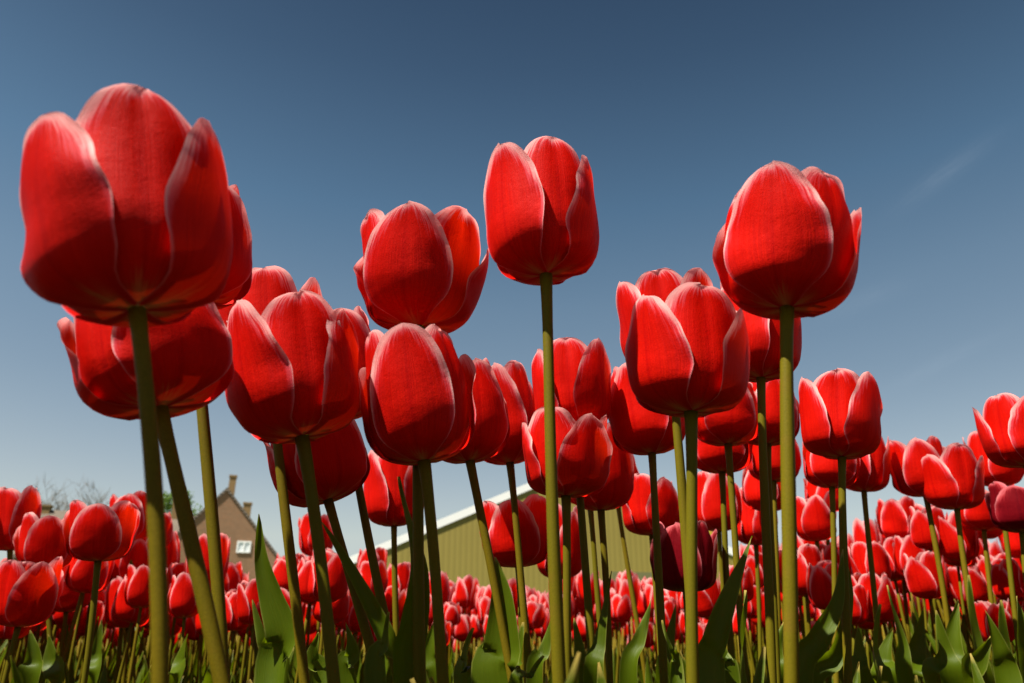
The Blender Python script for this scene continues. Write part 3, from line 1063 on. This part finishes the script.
px_leaf('B', .50, [(276, 683), (284, 640), (272, 600), (262, 560), (259, 514)], 46, (-.55, -1, .3), fold=.4, twist=1.0)
px_leaf('B', .53, [(268, 683), (262, 640), (252, 600)], 26, (.5, -1, .3), fold=.5)
px_leaf('J', .42, [(404, 683), (408, 630), (414, 570), (408, 520), (400, 476)], 44, (.6, -1, .1), fold=.7, twist=.6)
px_leaf('G', .50, [(420, 690), (388, 640), (362, 590), (340, 550), (321, 521)], 26, (.7, -.6, -.8), fold=.5)
px_leaf('I', .46, [(378, 683), (385, 645), (390, 612)], 30, (-.4, -1, .4), fold=.5)
px_leaf('K', .56, [(500, 690), (503, 650), (503, 600), (495, 557)], 64, (-.3, -1, .5), fold=.35)
px_leaf('O', .54, [(538, 690), (545, 650), (553, 609)], 28, (-.6, -1, .3), fold=.5)
px_leaf('L', .48, [(515, 700), (532, 675), (544, 656)], 20, (-.3, -1, .6), fold=.5)
px_leaf('P', .58, [(595, 690), (600, 640), (612, 571)], 28, (-.3, -1, .3), fold=.4)
px_leaf('Q', .56, [(630, 690), (640, 640), (651, 599)], 28, (-.5, -1, .3), fold=.4)
px_leaf('S', .46, [(712, 690), (718, 640), (733, 585), (752, 536)], 40, (-.6, -1, .35), fold=.45)
px_leaf('T', .50, [(742, 700), (742, 640), (744, 590)], 38, (.9, -.4, -.5), fold=.4)
px_leaf('S', .52, [(676, 690), (670, 650), (663, 620)], 20, (.4, -1, .3), fold=.5)
px_leaf('Y', .60, [(800, 690), (820, 640), (838, 600), (843, 549)], 34, (-.6, -1, .3), fold=.5, twist=.5)
px_leaf('Y', .62, [(806, 695), (835, 655), (849, 600), (847, 566)], 30, (.2, -1, .1), fold=.5)
px_leaf('d10', .86, [(94, 690), (98, 655), (101, 620)], 28, (-.2, -1, .5), fold=.5)
px_leaf('CC', .80, [(955, 690), (945, 650), (936, 610)], 34, (-.3, -1, .4), fold=.4)
px_leaf('BB', .84, [(905, 690), (900, 640), (888, 585)], 30, (.4, -1, .3), fold=.4)
px_leaf('BB', .78, [(866, 690), (860, 655), (858, 625)], 28, (-.4, -1, .4), fold=.5)
px_leaf('EE', .88, [(985, 690), (975, 630), (968, 575)], 30, (.4, -1, .3), fold=.4)
px_leaf('DD', .74, [(1010, 690), (1000, 650), (985, 610)], 34, (-.3, -1, .5), fold=.4)
px_leaf('CC', .70, [(930, 690), (940, 660), (938, 640)], 26, (.2, -1, .5), fold=.5)

for key, Y, kn, wp in (
        ('DD', .72, [(1030, 690), (1022, 640), (1016, 596)], 34), ('FF', .86, [(960, 690), (952, 650), (958, 600)], 30), ('HH', .95, [(905, 690), (915, 650), (924, 606)], 28),
        ('HI', 1.0, [(930, 690), (922, 650), (912, 612)], 28), ('Z2', .8, [(880, 690), (874, 650), (880, 604)], 30), ('HH', .9, [(890, 690), (884, 660), (893, 628)], 26),
        ('c3', 1.0, [(800, 690), (796, 655), (790, 618)], 24), ('X', .8, [(782, 690), (776, 655), (784, 622)], 22), ('b6', .75, [(664, 690), (668, 650), (676, 604)], 20),
        ('b4', .68, [(700, 690), (696, 655), (690, 630)], 20), ('b2', .66, [(512, 690), (520, 660), (522, 622)], 26), ('N', .64, [(576, 690), (580, 655), (574, 618)], 20),
        ('b1', .74, [(436, 690), (430, 655), (436, 618)], 24), ('H_', .56, [(345, 690), (352, 655), (346, 622)], 22), ('D', .58, [(322, 690), (312, 660), (318, 632)], 22),
        ('K', .62, [(470, 690), (466, 660), (474, 628)], 26), ('d6', .95, [(176, 690), (180, 660), (188, 634)], 22), ('d9', .95, [(60, 690), (52, 660), (48, 634)], 24),
        ('d8', .8, [(24, 690), (34, 660), (30, 630)], 24), ('d11', 1.0, [(214, 690), (220, 660), (216, 630)], 20), ('T', .56, [(728, 690), (724, 660), (716, 625)], 22),
        ('EE', .8, [(1000, 690), (1004, 650), (1000, 600)], 30), ('CC', .76, [(968, 690), (978, 660), (990, 636)], 28)):
    px_leaf('Hh' if key == 'H_' else key, Y, kn, wp * 1.5, (random.Random(int(kn[0][0])).uniform(-.8, .6), -1, .35), fold=.45, twist=random.Random(int(kn[2][0])).uniform(-.7, .7))

# ------------------------------------------------------------------ the field: countable tulips
PROTO = []
SHAPES = [("closed", -.003), ("closed", -.001), ("half-open", .002), ("half-open", .004), ("open", .007), ("open", .009), ("half-open", .003), ("closed", 0.0)]


def make_proto(k, separate):
    rng = random.Random(100 + k)
    kind, op = SHAPES[k % len(SHAPES)]
    root = empty("tulip", (0, 0, 0))
    top = Vector((rng.uniform(-.025, .025), rng.uniform(-.02, .02), .372))
    pts = bezier(Vector((0, 0, 0)), Vector((0, 0, .15)), top - Vector((top.x * .35, top.y * .35, .10)), top, 8)
    V, Fc = tube_along(pts, [.0036 - .0006 * i / 8 for i in range(9)], 8)
    mesh_obj("stem", V, Fc, M_STEM, root)
    for j in range(4):
        az = j * 1.7 + rng.uniform(-.5, .5)
        out = Vector((math.cos(az), math.sin(az), 0))
        hh = rng.uniform(.20, .335)
        pl = [Vector((0, 0, .01)) + out * .003, out * .018 + Vector((0, 0, hh * .4)), out * rng.uniform(.03, .045) + Vector((0, 0, hh * .75)), out * rng.uniform(.05, .09) + Vector((0, 0, hh))]
        V, Fc, E, U_, V_ = leaf_geom(pl, rng.uniform(.028, .040), rng, -out + Vector((0, 0, .4)), fold=rng.uniform(.3, .7), nu=4, nt_=10, twist=rng.uniform(-.8, .8))
        mesh_obj("leaf", V, Fc, M_LEAF, root, True, {"edge": E, "pu": U_, "pv": V_})
    ax = (pts[-1] - pts[-2]).normalized()
    q = Vector((0, 0, 1)).rotation_difference(ax)
    mx = Matrix.Translation(top) @ q.to_matrix().to_4x4()
    if separate:
        bl = mesh_obj("bloom", PISTIL[0], PISTIL[1], M_PISTIL, root)
        bl.matrix_local = mx
        make_petals(rng, rng.uniform(0, 120), op, 10, 13, M_PETAL, bl)
    else:
        VV, FF, EE, UU, TT = bloom_arrays(rng, rng.uniform(0, 120), op, 6, 9)
        bl = mesh_obj("bloom", VV, FF, M_PETAL, root, True, {"edge": [e * .65 for e in EE], "pu": UU, "pv": TT})
        bl.matrix_local = mx
    return root, kind


def copy_tree(o, parent=None):
    c = o.copy()
    COL.objects.link(c)
    if parent is not None:
        c.parent = parent
    for ch in o.children:
        copy_tree(ch, c)
    return c


START = [(-300, 1.0), (330, 1.0), (400, 1.45), (440, 1.9), (660, 1.9), (700, 1.4), (790, 1.0), (840, .85), (1400, .85)]
ENV = [(-200, 505), (60, 508), (130, 508), (180, 545), (260, 548), (300, 540), (340, 540), (400, 558), (500, 568), (640, 563), (690, 535), (760, 540), (800, 545), (860, 515), (930, 500), (1024, 490), (1300, 480)]
frng = random.Random(21)
cells = {}


def free(x, y, r):
    ci, cj = int(math.floor(x / .1)), int(math.floor(y / .1))
    for a in (-1, 0, 1):
        for b_ in (-1, 0, 1):
            for (u, v) in cells.get((ci + a, cj + b_), ()):
                if (u - x) ** 2 + (v - y) ** 2 < r * r:
                    return False
    cells.setdefault((ci, cj), []).append((x, y))
    return True


for gx, gy in HERO_BASES:
    cells.setdefault((int(math.floor(gx / .1)), int(math.floor(gy / .1))), []).append((gx, gy))

spots = []
tries = 0
Y1 = 3.4
while tries < 60000 and len(spots) < 2400:
    tries += 1
    y = .9 + (Y1 - .9) * math.sqrt(frng.random())
    x = frng.uniform(-1.2, 1.2) * y
    zb = HC + frng.uniform(.015, .105) + (frng.uniform(0, .10) if x > .30 * y and frng.random() < .75 else 0)   # height of the bloom's base
    if frng.random() < .2:
        zb -= frng.uniform(.02, .05)
    px, pyt, d = project((x, y, zb + .068))
    if y < np.interp(px, [p[0] for p in START], [p[1] for p in START]):
        continue
    if pyt < np.interp(px, [p[0] for p in ENV], [p[1] for p in ENV]):
        continue
    if not free(x, y, .056):
        continue
    spots.append((x, y, zb, px, d))
spots.sort(key=lambda s: s[4])
inside = [s for s in spots if -15 < s[3] < 1039]
outside = [s for s in spots if not (-15 < s[3] < 1039)]
N_IND = 300 - len(H)
ind, rest = inside[:N_IND], inside[N_IND:] + outside

SECT = [(-99, 60, "at the far left of the field"), (60, 165, "left of the thick shaded stem"), (165, 245, "below the brick gable"), (245, 300, "around the tall wavy leaf"),
        (300, 380, "right of the tall wavy leaf"), (380, 470, "before the barn's left part"), (470, 560, "before the barn's middle"),
        (560, 640, "before the barn's right part"), (640, 740, "right of the green barn"), (740, 800, "behind two thick stems"),
        (800, 870, "under the neat upright bloom"), (870, 950, "below the open pair at right"), (950, 1999, "at the far right of the field")]

protos_n = [make_proto(k, True) for k in range(8)]
protos_f = [make_proto(k + 20, False) for k in range(8)]
used = set()
for i, (x, y, zb, px, d) in enumerate(ind):
    near = d < 1.75
    pool = protos_n if near else protos_f
    k = frng.randrange(len(pool))
    src, kind = pool[k]
    if (near, k) in used:
        o = copy_tree(src)
    else:
        used.add((near, k))
        o = src
    s = zb / .372
    assert s > 0
    o.location = (x, y, 0)
    o.rotation_euler = (R(frng.gauss(0, 3)), R(frng.gauss(0, 3)), frng.uniform(0, 6.28))
    k_ = min(1.0, s) * frng.uniform(.72, .90)
    o.scale = (k_, k_, s)
    for ch in o.children:
        if ch.name.startswith('bloom'):
            ch.scale = (1, 1, k_ / s * 1.02)
    where = next(t for a, b_, t in SECT if a <= px < b_)
    band = "in front rows" if d < 1.5 else ("in middle rows" if d < 2.3 else "in back rows")
    hgt = "taller" if zb > HC + .06 else ("low" if zb < HC + .02 else "mid-height")
    tag(o, f"{hgt} {kind} red tulip {band} {where}", "tulip", "red tulips in the field")
for near, pool in ((True, protos_n), (False, protos_f)):
    for k, (src, kind) in enumerate(pool):
        if (near, k) not in used:
            for ch in list(src.children_recursive):
                bpy.data.objects.remove(ch)
            bpy.data.objects.remove(src)


# ------------------------------------------------------------------ the far rows, past counting: one object
def far_variant(seed, nu, nt_, blades):
    rng = random.Random(seed)
    V, Fc, E, U_, T_ = bloom_arrays(rng, rng.uniform(0, 120), rng.choice([-.002, .001, .004, .007]), nu, nt_)
    V = [(x, y, z + .372) for x, y, z in V]
    E = [e * .6 for e in E]
    MI = [0] * len(Fc)
    sv, sf = tube_along([Vector((0, 0, 0)), Vector((rng.uniform(-.01, .01), rng.uniform(-.01, .01), .2)), Vector((0, 0, .373))], [.0036, .0034, .0031], 5)
    b = len(V)
    V += [tuple(v) for v in sv]
    Fc += [tuple(b + i for i in f) for f in sf]
    MI += [1] * len(sf)
    E += [9] * len(sv); U_ += [0] * len(sv); T_ += [.5] * len(sv)
    for j in range(blades):
        az = j * 2.1 + rng.uniform(-.4, .4)
        out = Vector((math.cos(az), math.sin(az), 0))
        hh = rng.uniform(.20, .32)
        pl = [Vector((0, 0, .01)), out * .02 + Vector((0, 0, hh * .4)), out * .04 + Vector((0, 0, hh * .75)), out * .07 + Vector((0, 0, hh))]
        lv, lf, le, lu, lt = leaf_geom(pl, .038, rng, -out + Vector((0, 0, .4)), nu=2, nt_=4)
        b = len(V)
        V += [tuple(v) for v in lv]
        Fc += [tuple(b + i for i in f) for f in lf]
        MI += [2] * len(lf)
        E += le; U_ += lu; T_ += lt
    return np.array(V, np.float32), Fc, np.array(MI), np.array(E, np.float32), np.array(U_, np.float32), np.array(T_, np.float32)


far = []
for (x, y, zb, px, d) in rest:
    far.append((x, y, zb, 0))
# the rows behind and beside the camera: the field goes on all round it
n_ = 0
while n_ < 900:
    y = frng.uniform(-1.9, 1.3)
    x = frng.uniform(-2.4, 2.4)
    if math.hypot(x, y) < .2 or (y > -.06 and abs(x) < y * .86 + .17) or not free(x, y, .07):
        n_ += 1 if frng.random() < .3 else 0
        continue
    far.append((x, y, HC + frng.uniform(.0, .10), 0))
    n_ += 1
for band, (y0, y1, n) in enumerate(((3.4, 7, 2400), (7, 14, 2600), (14, 30, 2400))):
    for k in range(n):
        y = math.sqrt(frng.uniform(y0 ** 2, y1 ** 2))
        x = frng.uniform(-.95, .95) * y
        far.append((x, y, HC + frng.uniform(-.02, .115), 0 if band == 0 else 1))
# nearer tulips outside the frame on both sides, so the field goes on there
variants = [[far_variant(k, 4, 6, 3) for k in range(6)], [far_variant(40 + k, 2, 4, 2) for k in range(5)]]
AV, AL, AS, AM, AE, AU, AT = [], [], [], [], [], [], []
voff = 0
tot = []
for (x, y, zb, lod) in far:
    V, Fc, MI, E, U_, T_ = variants[lod][frng.randrange(len(variants[lod]))]
    a = frng.uniform(0, 6.28)
    s = zb / .372
    sxy = min(1.0, s) * frng.uniform(.72, .92)
    c, sn = math.cos(a) * sxy, math.sin(a) * sxy
    W_ = np.empty_like(V)
    W_[:, 0] = V[:, 0] * c - V[:, 1] * sn + x
    W_[:, 1] = V[:, 0] * sn + V[:, 1] * c + y
    W_[:, 2] = V[:, 2] * s
    AV.append(W_)
    AE.append(E); AU.append(U_ + frng.uniform(0, 9)); AT.append(T_)
    tot.append((Fc, voff))
    AM.append(MI)
    voff += len(V)
vall = np.concatenate(AV)
loops, starts, sizes = [], [], []
pos = 0
for Fc, off in tot:
    for f in Fc:
        loops.extend(off + i for i in f)
        starts.append(pos)
        sizes.append(len(f))
        pos += len(f)
me = bpy.data.meshes.new("distant_tulips")
me.vertices.add(len(vall))
me.vertices.foreach_set("co", vall.ravel())
me.loops.add(len(loops))
me.loops.foreach_set("vertex_index", np.array(loops, np.int32))
me.polygons.add(len(starts))
me.polygons.foreach_set("loop_start", np.array(starts, np.int32))
me.polygons.foreach_set("loop_total", np.array(sizes, np.int32))
for mt in (M_PETAL, M_STEM, M_LEAF):
    me.materials.append(mt)
me.polygons.foreach_set("material_index", np.concatenate(AM).astype(np.int32))
me.polygons.foreach_set("use_smooth", np.ones(len(starts), dtype=bool))
for nm, arr in (("edge", AE), ("pu", AU), ("pv", AT)):
    a = me.attributes.new(nm, 'FLOAT', 'POINT')
    a.data.foreach_set('value', np.concatenate(arr).astype(np.float32))
me.update()
me.validate()
fo = bpy.data.objects.new("distant_tulips", me)
COL.objects.link(fo)
tag(fo, "far rows of red tulips merging into one band in front of the barn and house", "tulips", kind="stuff")
